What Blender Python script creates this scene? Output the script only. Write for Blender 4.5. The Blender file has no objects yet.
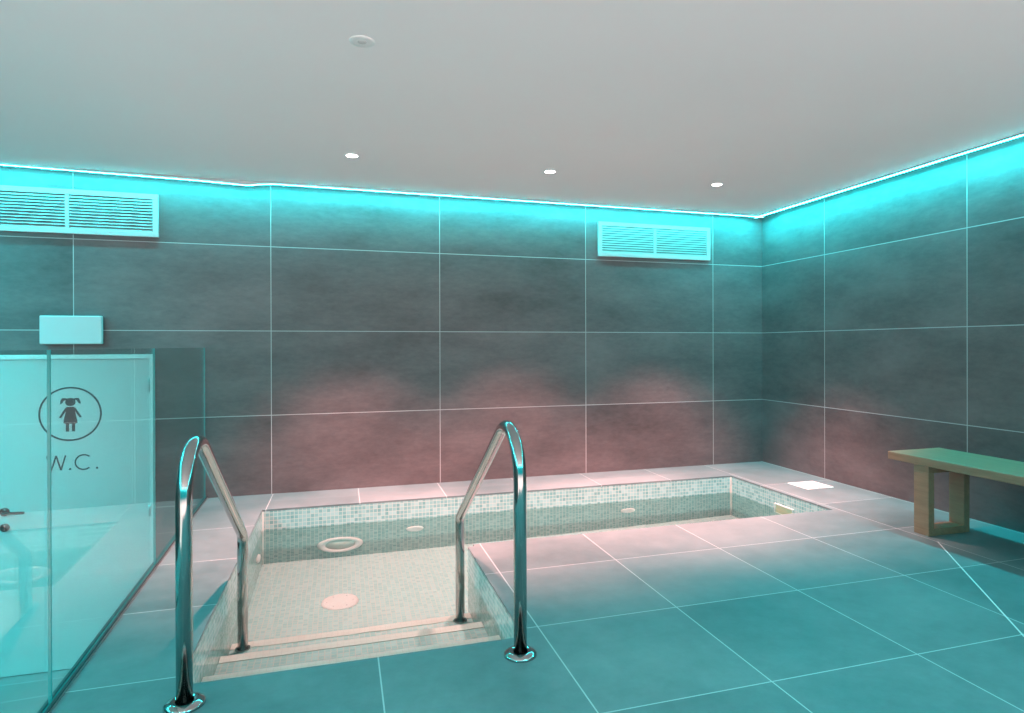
import bpy, bmesh, math, random
from mathutils import Vector, Matrix
random.seed(4)
C = bpy.data.collections.new('spa'); S = bpy.context.scene
S.collection.children.link(C)

# ---------------------------------------------------------------- camera
FX, FW, FH = 638.93, 1024, 713
CXP, CYP = 540.66, 346.74
cam = bpy.data.cameras.new('camera'); co = bpy.data.objects.new('camera', cam); C.objects.link(co)
cam.sensor_width = 36; cam.lens = FX / FW * 36
cam.shift_x = (512 - CXP) / FW; cam.shift_y = (CYP - 356.5) / FW
cam.clip_start = .02
H_EYE, YAW = 1.0524, .3022
co.location = (0, 0, H_EYE)
co.rotation_mode = 'XYZ'
M = Matrix.Rotation(-YAW, 3, 'Z') @ Matrix.Rotation(-.0021, 3, 'X') @ Matrix.Rotation(.0026, 3, 'Y') @ Matrix.Rotation(math.pi/2, 3, 'X')
co.rotation_euler = M.to_euler()
S.camera = co

# ---------------------------------------------------------------- render look, world
S.view_settings.view_transform = 'Standard'; S.view_settings.look = 'None'
S.view_settings.gamma = 1; S.view_settings.use_curve_mapping = False
S.view_settings.exposure = 0.0
S.render.engine = 'CYCLES'
S.cycles.use_denoising = True
S.cycles.max_bounces = 10; S.cycles.diffuse_bounces = 5; S.cycles.transparent_max_bounces = 16
S.cycles.transmission_bounces = 8
S.cycles.sample_clamp_indirect = 4
S.cycles.blur_glossy = 1.0

w = bpy.data.worlds.new('world'); S.world = w; w.use_nodes = True
nt = w.node_tree; nt.nodes.clear()
wo = nt.nodes.new('ShaderNodeOutputWorld'); wb = nt.nodes.new('ShaderNodeBackground')
tc = nt.nodes.new('ShaderNodeTexCoord'); sp = nt.nodes.new('ShaderNodeSeparateXYZ'); rp = nt.nodes.new('ShaderNodeValToRGB')
mr = nt.nodes.new('ShaderNodeMapRange'); mr.inputs[1].default_value = -1; mr.inputs[2].default_value = 1
nt.links.new(tc.outputs['Generated'], sp.inputs[0]); nt.links.new(sp.outputs[2], mr.inputs[0])
nt.links.new(mr.outputs[0], rp.inputs[0]); nt.links.new(rp.outputs[0], wb.inputs[0]); nt.links.new(wb.outputs[0], wo.inputs[0])
WORLD_LOW, WORLD_HIGH, WORLD_STRENGTH = (1, .74, .72, 1), (.005, .2, .22, 1), 3.5  # warm half below the horizon is added fill for ceiling and walls
rp.color_ramp.elements[0].position = .46; rp.color_ramp.elements[0].color = WORLD_LOW
rp.color_ramp.elements[1].position = .54; rp.color_ramp.elements[1].color = WORLD_HIGH
wb.inputs[1].default_value = WORLD_STRENGTH

# light settings used by the lamps' own builders below
LED_COLOUR = (.016, .80, .86)
LED_BACK, LED_RIGHT, LED_HALL, LED_REAR = 245, 310, 900, 840
SPOT_W, SPOT_COLOUR = 1180, (1, .34, .31)
POOL_W = 3

# ---------------------------------------------------------------- numbers of the room
D, XR, HC = 4.916, 3.628, 2.186
XD = -.905                       # left edge of the raised deck
YD = -.40                        # near edge of the deck, cut short so world light reaches the ceiling
XL, YN = -3.3, -1.7              # left wall of the lower hall, open near side
ZL = -1.06                       # floor of the lower hall
PX0, PX1, PB, PY0, PY1, PY2 = -.49, 2.99, .628, 2.225, 3.335, 4.45
ZF, ZW = -.80, -.135

# ---------------------------------------------------------------- materials
def mat(name, col=(.5,.5,.5), rough=.5, metal=0, **kw):
    m = bpy.data.materials.new(name); m.use_nodes = True
    b = m.node_tree.nodes['Principled BSDF']
    b.inputs['Base Color'].default_value = (*col, 1); b.inputs['Roughness'].default_value = rough
    b.inputs['Metallic'].default_value = metal
    for k, v in kw.items(): b.inputs[k].default_value = v
    return m
def N(m, t, **kw):
    n = m.node_tree.nodes.new(t)
    for k, v in kw.items(): setattr(n, k, v)
    return n
def L(m, a, b): m.node_tree.links.new(a, b)
def math_(m, op, a, b=None, c=None):
    n = N(m, 'ShaderNodeMath', operation=op)
    for i, v in enumerate((a, b, c)):
        if v is None: continue
        if isinstance(v, (int, float)): n.inputs[i].default_value = v
        else: L(m, v, n.inputs[i])
    return n.outputs[0]
def mixc(m, f, a, b):
    n = N(m, 'ShaderNodeMix', data_type='RGBA')
    for i, v in ((0, f), (6, a), (7, b)):
        if isinstance(v, (int, float)): n.inputs[i].default_value = v
        elif isinstance(v, tuple): n.inputs[i].default_value = (*v, 1)
        else: L(m, v, n.inputs[i])
    return n.outputs[2]
def noise(m, vec, scale, detail=5, rough=.6):
    n = N(m, 'ShaderNodeTexNoise'); n.inputs['Scale'].default_value = scale
    n.inputs['Detail'].default_value = detail; n.inputs['Roughness'].default_value = rough
    L(m, vec, n.inputs['Vector']); return n.outputs['Fac']

def grid(m, ax, u0, du, v0, dv, gw, vmax=None, vgap=None):
    """returns grout mask, per-tile random value; object coordinates in metres"""
    tcn = N(m, 'ShaderNodeTexCoord'); se = N(m, 'ShaderNodeSeparateXYZ'); L(m, tcn.outputs['Object'], se.inputs[0])
    u, v = se.outputs[ax[0]], se.outputs[ax[1]]
    a = math_(m, 'DIVIDE', math_(m, 'SUBTRACT', u, u0), du); b = math_(m, 'DIVIDE', math_(m, 'SUBTRACT', v, v0), dv)
    fa, fb = math_(m, 'FLOOR', a), math_(m, 'FLOOR', b)
    ra, rb = math_(m, 'SUBTRACT', a, fa), math_(m, 'SUBTRACT', b, fb)
    da = math_(m, 'MULTIPLY', math_(m, 'MINIMUM', ra, math_(m, 'SUBTRACT', 1, ra)), du)
    db = math_(m, 'MULTIPLY', math_(m, 'MINIMUM', rb, math_(m, 'SUBTRACT', 1, rb)), dv)
    if vmax is not None:         # past vmax the tiles are whole pieces: no cross joints
        db = math_(m, 'ADD', db, math_(m, 'GREATER_THAN', v, vmax))
    if vgap is not None:
        db = math_(m, 'ADD', db, math_(m, 'LESS_THAN', v, vgap))
    g = math_(m, 'LESS_THAN', math_(m, 'MINIMUM', da, db), gw / 2)
    cb = N(m, 'ShaderNodeCombineXYZ'); L(m, fa, cb.inputs[0]); L(m, fb, cb.inputs[1])
    wn = N(m, 'ShaderNodeTexWhiteNoise', noise_dimensions='3D'); L(m, cb.outputs[0], wn.inputs[0])
    return g, wn.outputs[0], tcn.outputs['Object']

def stone(name, ax, u0, du, v0, dv, c0, c1, grout, rough, gw=.0052, stretch=(1,1,1), **kw):
    m = mat(name, rough=rough); b = m.node_tree.nodes['Principled BSDF']
    g, rnd, vec = grid(m, ax, u0, du, v0, dv, gw, **kw)
    mp = N(m, 'ShaderNodeMapping'); mp.inputs['Scale'].default_value = stretch; L(m, vec, mp.inputs[0])
    n1 = noise(m, mp.outputs[0], 1.6, 8, .65); n2 = noise(m, mp.outputs[0], 14, 6, .7)
    f = math_(m, 'ADD', math_(m, 'MULTIPLY', n1, .75), math_(m, 'MULTIPLY', n2, .35))
    f = math_(m, 'ADD', f, math_(m, 'MULTIPLY', math_(m, 'SUBTRACT', rnd, .5), .16))
    f = math_(m, 'MULTIPLY', math_(m, 'SUBTRACT', f, .33), 2.3); f2 = N(m, 'ShaderNodeClamp'); L(m, f, f2.inputs[0])
    colr = mixc(m, f2.outputs[0], c0, c1)
    L(m, mixc(m, g, colr, grout), b.inputs['Base Color'])
    L(m, math_(m, 'ADD', rough - .08, math_(m, 'MULTIPLY', n2, .18)), b.inputs['Roughness'])
    bp = N(m, 'ShaderNodeBump'); bp.inputs['Strength'].default_value = .25; bp.inputs['Distance'].default_value = .004
    L(m, math_(m, 'SUBTRACT', math_(m, 'MULTIPLY', n2, .5), g), bp.inputs['Height']); L(m, bp.outputs[0], b.inputs['Normal'])
    return m
W0, W1, WG = (.060,.046,.047), (.160,.118,.120), (.38,.36,.36)
m_wb = stone('wall tile facing the room', (0,2), -.478, 1.2, -.04, .6, W0, W1, WG, .42, stretch=(1,1,2.5))
m_wr = stone('wall tile on the side', (1,2), 4.134, 1.2, -.04, .6, W0, W1, WG, .42, stretch=(1,1,2.5))
m_fl = stone('floor tile', (0,1), .115, .583, 1.69, .596, (.060,.110,.115), (.175,.225,.23), (.44,.46,.46), .42, gw=.0045, stretch=(1,1,1), vmax=4.47)
m_low = stone('lower floor tile', (0,1), -.9, .6, 0, .6, (.20,.19,.19), (.30,.29,.29), (.5,.5,.5), .4)

def mosaic(name, ax):
    m = mat(name, rough=.22); b = m.node_tree.nodes['Principled BSDF']
    g, rnd, vec = grid(m, ax, .003, .025, .002, .025, .0042)
    r = N(m, 'ShaderNodeValToRGB'); r.color_ramp.interpolation = 'CONSTANT'
    cols = [(0,(.19,.39,.38)),(.18,(.22,.43,.42)),(.38,(.16,.35,.34)),(.52,(.27,.48,.47)),(.7,(.20,.40,.39)),(.85,(.31,.51,.50))]
    e = r.color_ramp.elements; e[0].color = (*cols[0][1],1); e[1].position = cols[1][0]; e[1].color = (*cols[1][1],1)
    for p, c in cols[2:]: x = e.new(p); x.color = (*c,1)
    L(m, rnd, r.inputs[0])
    L(m, mixc(m, g, r.outputs[0], (.42,.52,.50)), b.inputs['Base Color'])
    return m
m_mx, m_my, m_mz = mosaic('glass mosaic, side walls', (1,2)), mosaic('glass mosaic, end walls', (0,2)), mosaic('glass mosaic, floor', (0,1))
m_mb = mosaic('glass mosaic, pale floor', (0,1))
for e, c in zip(m_mb.node_tree.nodes['Color Ramp'].color_ramp.elements, [(.26,.49,.49),(.29,.53,.53),(.24,.47,.47),(.32,.55,.55),(.275,.51,.51),(.335,.57,.57)]): e.color = (*c, 1)

m_ceil = mat('white matt ceiling plaster', (.80,.79,.79), .9)
b = m_ceil.node_tree.nodes['Principled BSDF']
tcn = N(m_ceil, 'ShaderNodeTexCoord')
L(m_ceil, mixc(m_ceil, noise(m_ceil, tcn.outputs['Object'], .9, 4, .6), (.84,.83,.83), (.89,.88,.88)), b.inputs['Base Color'])
m_white = mat('white lacquered metal', (.42,.43,.43), .35)
m_pale = mat('pale grey plastic', (.50,.52,.53), .45)
m_slot = mat('dark slot', (.03,.03,.035), .6)
m_plast = mat('white plastic', (.82,.82,.81), .4)
m_door = mat('white door laminate', (.68,.70,.70), .35)
m_frame = mat('white door frame', (.88,.90,.90), .35)
m_print = mat('dark grey print', (.035,.04,.045), .5)
m_steel = mat('polished stainless steel', (.42,.43,.42), .12, 1)
m_alu = mat('brushed aluminium', (.55,.57,.57), .35, 1)
m_rub = mat('black rubber gasket', (.02,.025,.028), .5)
m_black = mat('dark bronze handle', (.05,.04,.04), .3, .6)
m_nose = mat('cream step nosing tile', (.70,.74,.70), .35)
tn = N(m_nose, 'ShaderNodeTexCoord')
g, rr, vv = grid(m_nose, (0,1), .003, .025, .002, .025, .003)
L(m_nose, mixc(m_nose, math_(m_nose, 'MULTIPLY', g, .35), (.66,.72,.68), (.50,.56,.53)), m_nose.node_tree.nodes['Principled BSDF'].inputs['Base Color'])

m_wood = mat('oiled teak', rough=.45); b = m_wood.node_tree.nodes['Principled BSDF']
tcn = N(m_wood, 'ShaderNodeTexCoord'); mp = N(m_wood, 'ShaderNodeMapping'); mp.inputs['Scale'].default_value = (22, 1.6, 22)
L(m_wood, tcn.outputs['Object'], mp.inputs[0]); nn = noise(m_wood, mp.outputs[0], 2.2, 6, .7)
L(m_wood, mixc(m_wood, nn, (.15,.075,.045), (.38,.215,.13)), b.inputs['Base Color'])

def emit(name, col, s, back=(.8,.8,.8)):
    m = bpy.data.materials.new(name); m.use_nodes = True; m.node_tree.nodes.clear()
    o = N(m, 'ShaderNodeOutputMaterial'); e = N(m, 'ShaderNodeEmission'); e.inputs[0].default_value = (*col,1); e.inputs[1].default_value = s
    L(m, e.outputs[0], o.inputs[0]); return m

def glass_mat(name, tint, ior, rough=0, bump=False):
    """thin pane: light passes straight, Fresnel reflection"""
    m = bpy.data.materials.new(name); m.use_nodes = True; m.node_tree.nodes.clear()
    o = N(m, 'ShaderNodeOutputMaterial'); t = N(m, 'ShaderNodeBsdfTransparent'); g = N(m, 'ShaderNodeBsdfGlossy'); f = N(m, 'ShaderNodeFresnel'); x = N(m, 'ShaderNodeMixShader')
    t.inputs[0].default_value = (*tint,1); g.inputs['Roughness'].default_value = rough; f.inputs[0].default_value = ior
    ge = N(m, 'ShaderNodeNewGeometry')
    L(m, math_(m, 'ADD', ior, math_(m, 'MULTIPLY', ge.outputs['Backfacing'], 1/ior-ior)), f.inputs[0])   # the same Fresnel at both faces
    L(m, f.outputs[0], x.inputs[0]); L(m, t.outputs[0], x.inputs[1]); L(m, g.outputs[0], x.inputs[2]); L(m, x.outputs[0], o.inputs[0])
    return m
m_glass = glass_mat('clear balustrade glass', (.86,.97,.96), 1.62, .0)
m_gedge = mat('green glass edge', (.03,.30,.30), .15)

m_water = bpy.data.materials.new('pool water'); m_water.use_nodes = True; m_water.node_tree.nodes.clear()
o = N(m_water, 'ShaderNodeOutputMaterial'); rf = N(m_water, 'ShaderNodeBsdfGlass'); rf.inputs['IOR'].default_value = 1.33
rf.inputs['Roughness'].default_value = 0; rf.inputs['Color'].default_value = (.84,.98,.96,1)
L(m_water, rf.outputs[0], o.inputs[0])
tcn = N(m_water, 'ShaderNodeTexCoord'); bp = N(m_water, 'ShaderNodeBump'); bp.inputs['Strength'].default_value = .25; bp.inputs['Distance'].default_value = .004
L(m_water, noise(m_water, tcn.outputs['Object'], 7, 2, .5), bp.inputs['Height']); L(m_water, bp.outputs[0], rf.inputs['Normal'])

# ---------------------------------------------------------------- mesh helpers
def box(bm, x0, x1, y0, y1, z0, z1, mi=0, bev=0):
    v = [bm.verts.new((x, y, z)) for x in (x0, x1) for y in (y0, y1) for z in (z0, z1)]
    fs = [bm.faces.new([v[i] for i in q]) for q in ((0,1,3,2),(4,6,7,5),(0,4,5,1),(2,3,7,6),(0,2,6,4),(1,5,7,3))]
    for f in fs: f.material_index = mi
    if bev:
        es = list({e for f in fs for e in f.edges})
        bmesh.ops.bevel(bm, geom=es, offset=bev, segments=2, profile=.5, affect='EDGES', material=-1)
    return v
def quad(bm, pts, mi=0):
    f = bm.faces.new([bm.verts.new(p) for p in pts]); f.material_index = mi; return f
def tube(bm, pts, r, seg=20, cap=True):
    rings = []
    up = None
    for i, p in enumerate(pts):
        p = Vector(p)
        t = (Vector(pts[min(i+1, len(pts)-1)]) - Vector(pts[max(i-1, 0)])).normalized()
        if up is None: up = t.orthogonal().normalized()
        a = (up - t * up.dot(t)).normalized(); up = a; c = t.cross(a)
        rings.append([bm.verts.new(p + r * (math.cos(2*math.pi*k/seg)*a + math.sin(2*math.pi*k/seg)*c)) for k in range(seg)])
    for A, B in zip(rings, rings[1:]):
        for k in range(seg): bm.faces.new([A[k], A[(k+1)%seg], B[(k+1)%seg], B[k]]).smooth = True
    if cap: bm.faces.new(rings[0][::-1]); bm.faces.new(rings[-1])
def lathe(bm, prof, centre=(0,0,0), axis='Z', seg=40):
    """prof: list of (radius, height along the axis)"""
    cx, cy, cz = centre; rings = []
    for r, h in prof:
        ring = []
        for k in range(seg):
            a = 2*math.pi*k/seg; u, v = r*math.cos(a), r*math.sin(a)
            ring.append(bm.verts.new({'Z': (cx+u, cy+v, cz+h), 'Y': (cx+u, cy+h, cz+v), 'X': (cx+h, cy+u, cz+v)}[axis]))
        rings.append(ring)
    for A, B in zip(rings, rings[1:]):
        for k in range(seg): bm.faces.new([A[k], A[(k+1)%seg], B[(k+1)%seg], B[k]]).smooth = True
    if prof[0] == prof[-1]: return
    if prof[0][0] > 1e-4: bm.faces.new(rings[0][::-1])
    if prof[-1][0] > 1e-4: bm.faces.new(rings[-1])
def disc(bm, c, r, axis, h, seg=32, r0=0):
    prof = [(max(r0, 1e-5), 0), (r, 0), (r, h), (max(r0, 1e-5), h)]
    if r0: prof.append(prof[0])
    lathe(bm, prof, c, axis, seg)
def link(name, bm, mats, parent=None, fix=True):
    if fix: bmesh.ops.recalc_face_normals(bm, faces=bm.faces)
    me = bpy.data.meshes.new(name); bm.to_mesh(me); bm.free()
    for m in (mats if isinstance(mats, (list, tuple)) else [mats]): me.materials.append(m)
    o = bpy.data.objects.new(name, me); C.objects.link(o)
    if parent:
        o.parent = parent; o.matrix_parent_inverse = Matrix.Translation(-parent.location)
    return o
def tag(o, label=None, cat=None, group=None, kind=None):
    if label: o['label'] = label
    if cat: o['category'] = cat
    if group: o['group'] = group
    if kind: o['kind'] = kind
    return o
def thing(name, label, cat, loc=(0,0,0), group=None):
    o = bpy.data.objects.new(name, None); o.empty_display_size = .1; C.objects.link(o); o.location = loc
    return tag(o, label, cat, group)
B = bmesh.new

# ---------------------------------------------------------------- room shell
bm = B()
T = .2
box(bm, XL-T, XR+T, D, D+T, ZL-T, HC+.3)
o = link('wall_back', bm, m_wb); tag(o, 'back wall of large dark grey stone tiles behind the pool', 'wall', kind='structure')
bm = B(); box(bm, XR, XR+T, YN, D, ZL-T, HC+.3)
o = link('wall_right', bm, m_wr); tag(o, 'right wall of large dark grey stone tiles behind the bench', 'wall', kind='structure')
bm = B(); box(bm, XL-T, XL, YN, D, ZL-T, HC+.3)
o = link('wall_left', bm, m_wr); tag(o, 'far left tiled wall of the lower hall', 'wall', kind='structure')

# raised deck with the L-shaped opening of the pool
bm = B(); RIM = -.012
def deckbox(x0, x1, y0, y1): box(bm, x0, x1, y0, y1, RIM, 0)
xs = [XD, PX0, PB, PX1, XR]; ys = [YD, PY0, PY1, PY2, D]
def is_pool(i, j): return (i in (1,) and j in (1,2)) or (i == 2 and j == 2)
V = {}
for i, x in enumerate(xs):
    for j, y in enumerate(ys): V[i,j] = bm.verts.new((x if i else -.833 - (y-2)*.0317, y, 0))
for i in range(4):
    for j in range(4):
        if not is_pool(i, j): bm.faces.new([V[i,j], V[i+1,j], V[i+1,j+1], V[i,j+1]])
# soften the convex corner of the coping
es = [e for e in bm.edges if len(e.link_faces) == 1]
ex = bmesh.ops.extrude_edge_only(bm, edges=es)
for v in ex['geom']:
    if isinstance(v, bmesh.types.BMVert):
        on_left = v.co.x < -.7 or abs(v.co.x-XR) < 1e-4 or abs(v.co.y-D) < 1e-4 or abs(v.co.y-YD) < 1e-4
        v.co.z = (ZL-.05) if on_left else RIM
ce = [e for e in bm.edges if all(abs(v.co.x-PB) < 1e-4 and abs(v.co.y-PY1) < 1e-4 for v in e.verts) and abs(e.verts[0].co.z-e.verts[1].co.z) > .01]
bmesh.ops.bevel(bm, geom=ce, offset=.035, segments=5, affect='EDGES')
o = link('floor', bm, m_fl); tag(o, 'raised pool deck of square grey stone tiles around the pool', 'floor', kind='structure')
# crease of the shower fall in the deck: a pale joint
bm = B()
a, c = Vector((3.03, 2.62, 0)), Vector((1.95, 1.14, 0)); n_ = (c-a).normalized().cross(Vector((0,0,1))) * .003
quad(bm, [a+n_+Vector((0,0,.0012)), c+n_+Vector((0,0,.0012)), c-n_+Vector((0,0,.0012)), a-n_+Vector((0,0,.0012))])
o = link('trim_1', bm, mat('pale grout', (.62,.60,.60), .7)); tag(o, 'oblique pale joint crossing the deck in front of the bench', 'joint', kind='structure')

bm = B(); box(bm, XL, XD+.16, YD, D, ZL-.1, ZL)
o = link('floor_lower', bm, m_low); tag(o, 'lower hall floor beyond the glass', 'floor', kind='structure')

# pool basin: mosaic walls, floor and three steps
def basin_face(bm, p, mi): quad(bm, p, mi)
bm = B(); z0, z1 = ZF, RIM
def wy(x0, x1, y, a, b_): basin_face(bm, [(x0,y,a),(x1,y,a),(x1,y,b_),(x0,y,b_)], 1)
def wx(y0, y1, x, a, b_): basin_face(bm, [(x,y0,a),(x,y1,a),(x,y1,b_),(x,y0,b_)], 0)
wy(PX0, PX1, PY2, z0, z1); wx(PY1, PY2, PX1, z0, z1); wx(PY0, PY2, PX0, z0, z1)
rC = .035
wy(PB+rC, PX1, PY1, z0, z1); wx(PY0, PY1-rC, PB, z0, z1); wy(PX0, PB, PY0, z0, z1)
for k in range(5):
    a0, a1 = math.pi/2*k/5, math.pi/2*(k+1)/5
    p = lambda a: (PB+rC-rC*math.cos(a), PY1-rC+rC*math.sin(a))
    (xa, ya), (xb, yb) = p(a0), p(a1)
    basin_face(bm, [(xa,ya,z0),(xb,yb,z0),(xb,yb,z1),(xa,ya,z1)], 0)
basin_face(bm, [(PX0,PY0,z0),(PB+rC,PY0,z0),(PB+rC,PY2,z0),(PX0,PY2,z0)], 2)
basin_face(bm, [(PB+rC,PY1,z0),(PX1,PY1,z0),(PX1,PY2,z0),(PB+rC,PY2,z0)], 2)
basin = link('pool_basin', bm, [m_mx, m_my, m_mb], fix=False)
tag(basin, 'L-shaped sunken plunge pool lined with pale green and white mosaic', 'pool', kind='structure')
bm = B()
for (x, y0, y1) in ((PX0+.004, PY2-.012, PY2-.002),):
    pass
STEPS = [(PY0, 2.60, -.20), (2.60, 2.955, -.42), (2.955, 3.25, -.62)]
st = B()
for (ya, yb, z) in STEPS: box(st, PX0+.001, PB-.001, ya+.001, yb, ZF+.001, z)
for f in st.faces:
    n = f.normal; f.normal_update(); n = f.normal
    f.material_index = 1 if abs(n.y) > .5 else (0 if abs(n.x) > .5 else 2)
so = link('pool_steps', st, [m_mx, m_my, m_mb], basin)
bm.free()
for (ya, yb, z) in STEPS:
    bm = B(); box(bm, PX0+.002, PB-.002, yb-.052, yb+.004, z-.02, z+.006)
    link('step_nosing', bm, m_nose, basin)['label'] = 'cream step nosing'
bm = B(); box(bm, PX1-.010, PX1-.001, PY2-.010, PY2-.001, ZF, RIM)
box(bm, PX0+.001, PX0+.010, PY2-.010, PY2-.001, ZF, RIM)
link('corner_bead', bm, m_nose, basin)

bm = B()
pts = [(PX0+.0005,PY0+.0005),(PB-.0005,PY0+.0005),(PB-.0005,PY1+.0005),(PX1-.0005,PY1+.0005),(PX1-.0005,PY2-.0005),(PX0+.0005,PY2-.0005)]
f = bm.faces.new([bm.verts.new((x,y,ZW)) for x, y in pts]); f.smooth = True
water = link('pool_water', bm, m_water, fix=False)
if water.data.polygons[0].normal.z < 0: water.data.flip_normals()
tag(water, 'clear pale green still water filling the L-shaped pool', 'water', kind='stuff')
water.visible_shadow = True
water.cycles.is_caustics_caster = True
for o_ in (basin, so): o_.cycles.is_caustics_receiver = True

# ceiling slab, leaving a slot for the light along the walls
GAP = .14
bm = B()
box(bm, XL+GAP, XR-GAP, YN+GAP, D-GAP, HC, HC+.05)
o = link('ceiling', bm, m_ceil); tag(o, 'plain white plaster ceiling', 'ceiling', kind='structure')
o.cycles.is_caustics_receiver = True
bm = B(); box(bm, XL-T, XR+T, YN, D+T, HC+.12, HC+.25)
o = link('ceiling_slab', bm, m_ceil); tag(o, 'ceiling slab over the light slot', 'ceiling', kind='structure')

# LED light lines
def led(name, label, pts, strength, side, group):
    """pts: line of (x, y, z); side: unit vector towards the wall; a lit diffuser with its carrier"""
    t = thing(name, label, 'light strip', pts[0], group)
    s = Vector(side); bm = B(); row = []
    for p in pts:
        p = Vector(p); row.append((bm.verts.new(p - s*.010 + Vector((0,0,.0))), bm.verts.new(p + s*.010 + Vector((0,0,.002)))))
    for A, Bq in zip(row, row[1:]):
        bm.faces.new([A[0], Bq[0], Bq[1], A[1]])
    d = link('diffuser', bm, emit(name+' glow', LED_COLOUR, strength), t, fix=False)
    if d.data.polygons[0].normal.z > 0: d.data.flip_normals()
    bm = B()
    for p, q in zip(pts, pts[1:]):
        p, q = Vector(p), Vector(q)
        vs = [bm.verts.new(v) for v in (p-s*.012+Vector((0,0,.001)), q-s*.012+Vector((0,0,.001)), q+s*.010+Vector((0,0,.018)), p+s*.010+Vector((0,0,.018)),
                                        p-s*.013+Vector((0,0,.05)), q-s*.013+Vector((0,0,.05)), q+s*.013+Vector((0,0,.05)), p+s*.013+Vector((0,0,.05)))]
        for q4 in ((0,1,2,3),(4,7,6,5),(0,4,5,1),(3,2,6,7),(0,3,7,4),(1,5,6,2)): bm.faces.new([vs[i] for i in q4])
    link('profile', bm, m_alu, t)
yb = D - .124
led('light_strip', 'glowing turquoise light line between the ceiling and the back wall',
    [(XL+.02, yb, 2.186), (-2.1, yb, 2.184), (-.93, yb, 2.166), (-.62, yb, 2.155), (-.46, yb, 2.176), (.3, yb, 2.176), (XR-.075, yb, 2.176)], LED_BACK, (0,1,0), 'turquoise ceiling light lines')
led('light_strip', 'glowing turquoise light line between the ceiling and the right wall',
    [(XR-.124, YN+.02, 2.176), (XR-.124, D-.075, 2.176)], LED_RIGHT, (1,0,0), 'turquoise ceiling light lines')

led('light_strip', 'turquoise light line along the left wall of the lower hall',
    [(XL+.124, YN+.02, 2.176), (XL+.124, D-.124, 2.176)], LED_HALL, (-1,0,0), 'turquoise ceiling light lines')
led('light_strip', 'turquoise light line along the near edge of the ceiling',
    [(XL+.1, YN+.04, 2.176), (XR-.1, YN+.04, 2.176)], LED_REAR, (0,-1,0), 'turquoise ceiling light lines')

# ---------------------------------------------------------------- downlights
def downlight(x, y, label):
    t = thing('downlight', label, 'ceiling light', (x, y, HC), 'recessed downlights over the pool')
    bm = B(); disc(bm, (x, y, HC-.006), .042, 'Z', .0055, 40, .034)
    link('trim_ring', bm, m_plast, t)
    bm = B(); lathe(bm, [(.0001, -.002), (.0335, -.002)], (x, y, HC-.001), 'Z', 32)
    link('lens', bm, emit('downlight lens', (1,.93,.90), 30), t, fix=False)
    ld = bpy.data.lights.new('downlight beam', 'SPOT'); ld.energy = SPOT_W; ld.color = SPOT_COLOUR
    ld.spot_size = math.radians(79); ld.spot_blend = 1.0; ld.shadow_soft_size = .025
    lo = bpy.data.objects.new('beam', ld); C.objects.link(lo); lo.location = (x, y, HC-.02); lo.parent = t
    lo.matrix_parent_inverse = Matrix.Translation(-t.location)
    ld.cycles.is_caustics_light = True
downlight(.063, 3.957, 'small round lit downlight over the pool, nearest the left end')
downlight(1.298, 3.95, 'small round lit downlight over the pool, middle of the row of three')
downlight(2.529, 3.93, 'small round lit downlight over the pool, nearest the right wall')
t = thing('smoke_detector', 'small pale round unlit fitting on the ceiling above the pool steps', 'ceiling fitting', (.077, 2.468, HC))
bm = B(); lathe(bm, [(.047, 0), (.045, -.003), (.030, -.004), (.024, -.003)], (.077, 2.468, HC-.0005), 'Z', 36); link('housing', bm, m_plast, t)
bm = B(); lathe(bm, [(.018, 0), (.016, -.004), (.008, -.006), (.0001, -.006)], (.077, 2.468, HC-.0005), 'Z', 28); link('sensor', bm, mat('grey sensor', (.60,.60,.59), .4), t)

# ---------------------------------------------------------------- handrails
def fillet(P, R, n=10):
    out = [Vector(P[0])]
    for i in range(1, len(P)-1):
        a, b_, c = Vector(P[i-1]), Vector(P[i]), Vector(P[i+1])
        u, v = (a-b_).normalized(), (c-b_).normalized(); ang = u.angle(v)
        tl = R[i-1] / math.tan(ang/2); cen = b_ + (u+v).normalized() * (R[i-1] / math.sin(ang/2))
        s, e = b_ + u*tl - cen, b_ + v*tl - cen; tot = s.angle(e); axis = s.cross(e).normalized()
        for k in range(n+1): out.append(cen + Matrix.Rotation(tot*k/n, 3, axis) @ s)
    out.append(Vector(P[-1])); return out
def handrail(x, y, label, dx=0):
    t = thing('handrail', label, 'handrail', (x, y, 0), 'steel handrails beside the pool steps')
    zt = .893 if x > 0 else .882
    path = fillet([(x,y,.004), (x,y,zt), (x+dx,y+1.095,.19), (x+dx,y+1.095,STEPS[2][2]+.002)], [.165, .06], 16)
    bm = B(); tube(bm, path, .0225, 28); link('rail_tube', bm, m_steel, t)
    bm = B(); lathe(bm, [(.056,0),(.056,.005),(.052,.010),(.040,.015),(.0232,.019),(.0232,.001)], (x,y,0), 'Z', 44); link('flange', bm, m_steel, t)
    bm = B(); lathe(bm, [(.033,0),(.033,.004),(.0232,.007),(.0232,.001)], (x+dx,y+1.095,STEPS[2][2]+.007), 'Z', 40); link('foot_flange', bm, m_steel, t)
handrail(.578, 2.095, 'polished steel handrail on the right side of the pool steps', -.012)
handrail(-.443, 2.10, 'polished steel handrail on the left side of the pool steps, nearer the glass', .008)

# ---------------------------------------------------------------- bench
t = thing('bench', 'long wooden bench on square loop legs against the right wall', 'bench', (3.25, 2.1, 0))
bm = B(); box(bm, 3.05, 3.44, 1.25, 2.965, .385, .430, bev=.004); link('seat', bm, m_wood, t)
for yy in (1.47, 2.705):
    bm = B(); box(bm, 3.065, 3.105, yy, yy+.095, .0, .345, bev=.002); box(bm, 3.322, 3.362, yy, yy+.095, .0, .345, bev=.002)
    box(bm, 3.105, 3.322, yy, yy+.095, 0, .038, bev=.002); box(bm, 3.065, 3.362, yy, yy+.095, .345, .385, bev=.002)
    link('leg_frame', bm, m_wood, t)

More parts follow.
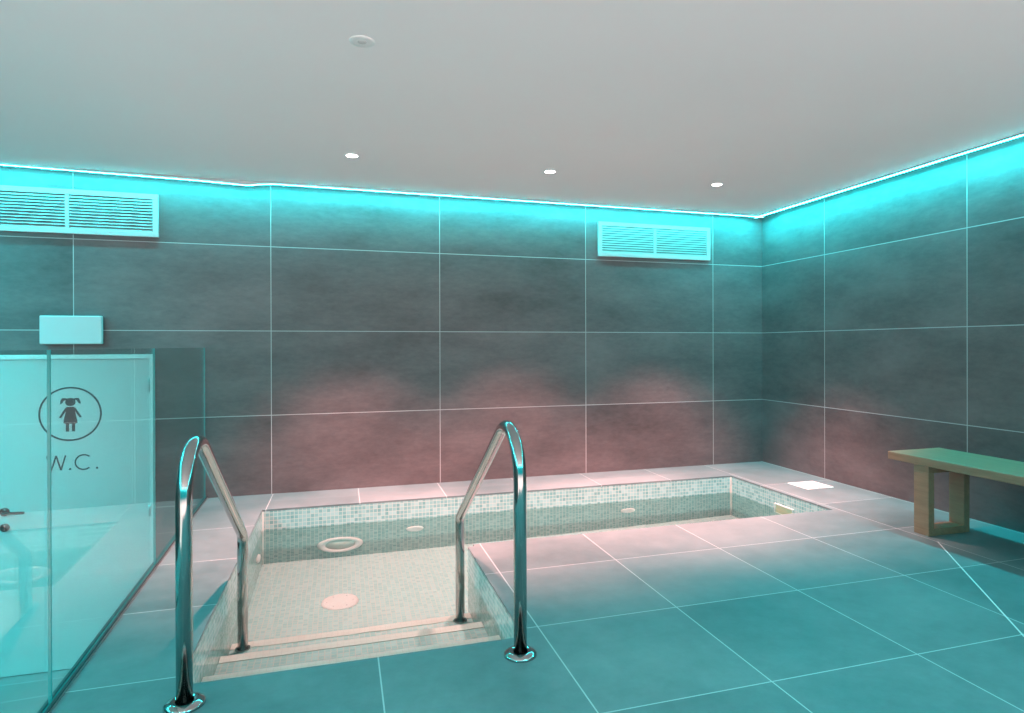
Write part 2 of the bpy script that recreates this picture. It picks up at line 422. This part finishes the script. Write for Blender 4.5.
# ---------------------------------------------------------------- wall vents
def vent(x0, x1, z0, z1, xm, label):
    yf = D - .022
    t = thing('wall_vent', label, 'air vent', ((x0+x1)/2, D, z0), 'white louvred air vents high on the back wall')
    fr = .034
    bm = B()
    for q in ((x0,x1,z1-fr,z1),(x0,x1,z0,z0+fr),(x0,x0+fr,z0+fr,z1-fr),(x1-fr,x1,z0+fr,z1-fr)): box(bm, q[0], q[1], yf, D-.001, q[2], q[3], bev=.002)
    link('frame', bm, m_white, t)
    bm = B(); box(bm, x0+fr, x1-fr, D-.004, D-.001, z0+fr, z1-fr); link('backing', bm, m_slot, t)
    bm = B(); box(bm, xm-.011, xm+.011, yf+.001, D-.004, z0+fr, z1-fr); link('mullion', bm, m_white, t)
    n = 11; dz = (z1-z0-2*fr)/n
    for k in range(n):
        zc = z0+fr+dz*(k+.5); bm = B()
        for xa, xb in ((x0+fr, xm-.011), (xm+.011, x1-fr)):
            quad(bm, [(xa,yf+.002,zc-dz*.36),(xb,yf+.002,zc-dz*.36),(xb,D-.006,zc+dz*.34),(xa,D-.006,zc+dz*.34)])
            quad(bm, [(xa,yf+.002,zc-dz*.36-.003),(xb,yf+.002,zc-dz*.36-.003),(xb,yf+.002,zc-dz*.36),(xa,yf+.002,zc-dz*.36)])
        link('louvre', bm, m_white, t)
vent(-2.30, -1.18, 1.79, 2.08, -1.706, 'white louvred air vent on the back wall, above the toilet door')
vent(2.028, 3.083, 1.79, 2.077, 2.55, 'white louvred air vent high on the back wall near the right corner')

t = thing('emergency_light', 'pale rectangular box on the back wall just above the toilet door', 'wall box', (-1.687, D, 1.063))
bm = B(); box(bm, -1.848, -1.505, D-.055, D-.012, 1.068, 1.253, bev=.006); link('cover', bm, m_pale, t)
bm = B(); box(bm, -1.835, -1.519, D-.012, D-.001, 1.08, 1.24); link('back_plate', bm, m_pale, t)

# ---------------------------------------------------------------- toilet door
dr = thing('door_1', 'white toilet door behind the glass', 'door', (-1.66, D, ZL)); dr['kind'] = 'structure'
zt = 1.0; yd = D - .012
bm = B(); box(bm, -2.10, -1.24, D-.010, D-.0005, ZL+.005, zt-.032, bev=.001); link('door_leaf', bm, m_door, dr)
bm = B()
box(bm, -1.238, -1.207, D-.020, D-.0005, ZL, zt, bev=.002); box(bm, -2.133, -2.102, D-.020, D-.0005, ZL, zt, bev=.002); box(bm, -2.102, -1.238, D-.020, D-.0005, zt-.030, zt, bev=.002)
link('door_frame', bm, m_frame, dr)
for z in (.79, -.05, -.85):
    bm = B(); tube(bm, [(-1.239, D-.020, z-.045), (-1.239, D-.020, z+.045)], .006, 14); link('hinge', bm, m_alu, dr)
h = bm = B(); disc(bm, (-2.052, yd-.008, .0), .026, 'Y', .009, 28); tube(bm, fillet([(-2.052, yd-.005, 0), (-2.052, yd-.05, 0), (-1.93, yd-.05, -.004)], [.014], 6), .0085, 16)
hd = link('door_handle', bm, m_black, dr)
bm = B(); disc(bm, (-2.052, yd-.008, -.10), .026, 'Y', .009, 28); box(bm, -2.056, -2.048, yd-.022, yd-.008, -.115, -.085); link('door_lock', bm, m_black, dr)
# pictogram and lettering printed on the leaf
yp = D - .0105
def flat(bm, pts, th=.001):
    vs = [bm.verts.new((x, yp, z)) for x, z in pts]; f = bm.faces.new(vs)
    r = bmesh.ops.extrude_face_region(bm, geom=[f]); bmesh.ops.translate(bm, vec=(0,-th,0), verts=[v for v in r['geom'] if isinstance(v, bmesh.types.BMVert)])
def stroke(bm, a, b_, wd):
    a, b_ = Vector(a), Vector(b_); d = (b_-a).normalized(); n = Vector((-d.y, d.x))*wd/2
    flat(bm, [tuple(a-n), tuple(b_-n), tuple(b_+n), tuple(a+n)])
def arc(bm, c, r, a0, a1, wd, n=40):
    for k in range(n):
        p, q = math.radians(a0+(a1-a0)*k/n), math.radians(a0+(a1-a0)*(k+1)/n)
        flat(bm, [(c[0]+(r+s*wd/2)*math.cos(a), c[1]+(r+s*wd/2)*math.sin(a)) for a, s in ((p,-1),(q,-1),(q,1),(p,1))])
px, pz = -1.694, .612
bm = B(); arc(bm, (px, pz), .172, 0, 360, .011, 64); link('sign_ring', bm, m_print, dr)
bm = B()
flat(bm, [(px+.029*math.cos(a*math.pi/12), .690+.027*math.sin(a*math.pi/12)) for a in range(24)])
flat(bm, [(px-.022,.716),(px-.046,.716),(px-.055,.700),(px-.058,.676),(px-.046,.682),(px-.036,.700),(px-.02,.705)][::-1])
flat(bm, [(px+.022,.716),(px+.046,.716),(px+.055,.700),(px+.058,.676),(px+.046,.682),(px+.036,.700),(px+.02,.705)])
flat(bm, [(px-.022,.658),(px+.022,.658),(px+.026,.63),(px+.040,.555),(px+.030,.548),(px-.030,.548),(px-.040,.555),(px-.026,.63)])
stroke(bm, (px-.022,.650), (px-.058,.588), .013); stroke(bm, (px+.022,.650), (px+.058,.588), .013)
for s in (-1, 1):
    stroke(bm, (px+s*.017,.550), (px+s*.017,.497), .018)
link('girl_pictogram', bm, m_print, dr)
bm = B()
wz0, wz1, ww = .246, .342, .009
stroke(bm, (-1.826,wz1), (-1.802,wz0), ww); stroke(bm, (-1.802,wz0), (-1.774,wz1), ww); stroke(bm, (-1.774,wz1), (-1.748,wz0), ww); stroke(bm, (-1.748,wz0), (-1.722,wz1), ww)
arc(bm, (-1.620,.293), .048, 48, 312, ww, 40)
for xx in (-1.697, -1.545): flat(bm, [(xx+.007*math.cos(a*math.pi/8), .251+.007*math.sin(a*math.pi/8)) for a in range(16)])
link('lettering', bm, m_print, dr)['label'] = 'dark W.C. lettering'

# ---------------------------------------------------------------- glass balustrade
def gx(y): return -.80 - (y - 2.0) * (.092/2.9) - .012       # line of the panes
ZG = 1.043
def pane(y0, y1, label):
    t = thing('glass_panel', label, 'glass panel', (gx((y0+y1)/2), (y0+y1)/2, 0), 'panes of the glass balustrade')
    bm = B(); th = .004
    P = [(gx(y0)-th, y0), (gx(y0)+th, y0), (gx(y1)+th, y1), (gx(y1)-th, y1)]
    a = [bm.verts.new((x,y,.006)) for x,y in P]; c = [bm.verts.new((x,y,ZG)) for x,y in P]
    bm.faces.new(a); bm.faces.new(c)
    for k in range(4):
        f = bm.faces.new([a[k], a[(k+1)%4], c[(k+1)%4], c[k]]); f.material_index = 1 if k in (0, 2) else 0
    bm.faces.ensure_lookup_table(); bm.faces[0].material_index = 1; bm.faces[1].material_index = 1
    link('pane', bm, [m_glass, m_gedge], t)
pane(.95, 2.213, 'nearest glass balustrade pane at the left edge of the deck')
pane(2.219, 3.470, 'middle glass balustrade pane in front of the lettering')
pane(3.478, 4.905, 'farthest glass balustrade pane, ending at the back wall')
t = thing('balustrade_channel', 'slim metal channel with dark gasket holding the glass panes along the deck', 'channel', (gx(3), 3, 0))
def strip(bm, off0, off1, z0, z1, y0=.9, y1=D-.002):
    P = [(gx(y0)+off0, y0), (gx(y0)+off1, y0), (gx(y1)+off1, y1), (gx(y1)+off0, y1)]
    a = [bm.verts.new((x,y,z0)) for x,y in P]; c = [bm.verts.new((x,y,z1)) for x,y in P]
    bm.faces.new(a); bm.faces.new(c)
    for k in range(4): bm.faces.new([a[k], a[(k+1)%4], c[(k+1)%4], c[k]])
bm = B(); strip(bm, .0135, .0155, .0005, .006); strip(bm, -.0155, -.0135, .0005, .006); strip(bm, -.0135, .0135, .0004, .002); link('channel', bm, m_alu, t)
bm = B(); strip(bm, .0045, .0132, .0022, .010); link('gasket', bm, m_rub, t)
bm = B(); strip(bm, -.0132, -.0045, .0022, .010); link('gasket', bm, m_rub, t)

# ---------------------------------------------------------------- pool fittings
t = thing('underwater_light', 'large round white ring light on the far pool wall under water', 'pool light', (-.012, PY2, -.555))
bm = B(); lathe(bm, [(.095,-.010),(.100,-.016),(.125,-.022),(.142,-.014),(.145,-.001)], (-.012, PY2, -.555), 'Y', 48); link('ring', bm, m_plast, t)
bm = B(); lathe(bm, [(.0001,-.012),(.094,-.012),(.094,-.002)], (-.012, PY2, -.555), 'Y', 48); link('lens', bm, mat('frosted lens', (.55,.66,.62), .3), t)
t = thing('pool_floor_light', 'round pale disc set in the pool floor in front of the steps', 'pool light', (-.012, 3.80, ZF))
bm = B(); lathe(bm, [(.100,.001),(.098,.010),(.085,.014),(.0001,.016)], (-.012, 3.76, ZF), 'Z', 44); link('cover', bm, m_plast, t)
for a in range(6):
    bm = B(); disc(bm, (-.012+0.07*math.cos(a*math.pi/3), 3.76+0.07*math.sin(a*math.pi/3), ZF+.0145), .004, 'Z', .002, 12); link('screw_cap', bm, m_alu, t)
def inlet(c, axis, label):
    t = thing('water_inlet', label, 'water inlet', c, 'small white inlets in the pool walls')
    s = -1 if axis == 'Y' else 1
    bm = B(); lathe(bm, [(.022, s*.012),(.030, s*.016),(.055, s*.012),(.060, s*.001)], c, axis, 36); link('collar', bm, m_plast, t)
    bm = B(); lathe(bm, [(.0001, s*.006),(.021, s*.006),(.021, s*.001)], c, axis, 24); link('nozzle', bm, m_plast, t)
inlet((.478, PY2, -.37), 'Y', 'small white round inlet on the far pool wall right of the ring light')
inlet((2.081, PY2, -.40), 'Y', 'small white round inlet on the far pool wall under the right vent')
inlet((PX0, 4.20, -.45), 'X', 'small white round inlet on the left pool wall near its far corner')
t = thing('skimmer', 'beige-lipped skimmer mouth in the right pool wall at the waterline', 'skimmer', (PX1, 3.78, -.15))
bm = B()
for q in ((3.70,3.90,-.098,-.088),(3.70,3.90,-.21,-.200),(3.70,3.710,-.200,-.098),(3.890,3.90,-.200,-.098)): box(bm, PX1-.012, PX1-.001, q[0], q[1], q[2], q[3], bev=.002)
link('frame', bm, m_nose, t)
bm = B(); box(bm, PX1-.005, PX1-.001, 3.71, 3.89, -.200, -.098); link('flap', bm, mat('beige plastic', (.62,.50,.32), .45), t)
t = thing('access_hatch', 'white square access lid flush in the deck beside the right wall', 'access lid', (3.34, 3.955, 0))
bm = B(); box(bm, 3.225, 3.455, 3.845, 4.065, .0005, .006, bev=.002); link('lid', bm, m_plast, t)
bm = B(); disc(bm, (3.34, 3.86, .0058), .008, 'Z', .002, 16); link('lifting_hole', bm, m_slot, t)
for o_ in C.objects:                                   # what stands in the pool takes the light that comes through the water
    if o_.type == 'MESH' and o_.name.split('.')[0] in ('ring','lens','cover','screw_cap','collar','nozzle','frame','flap','rail_tube','foot_flange','step_nosing','corner_bead'):
        o_.cycles.is_caustics_receiver = True
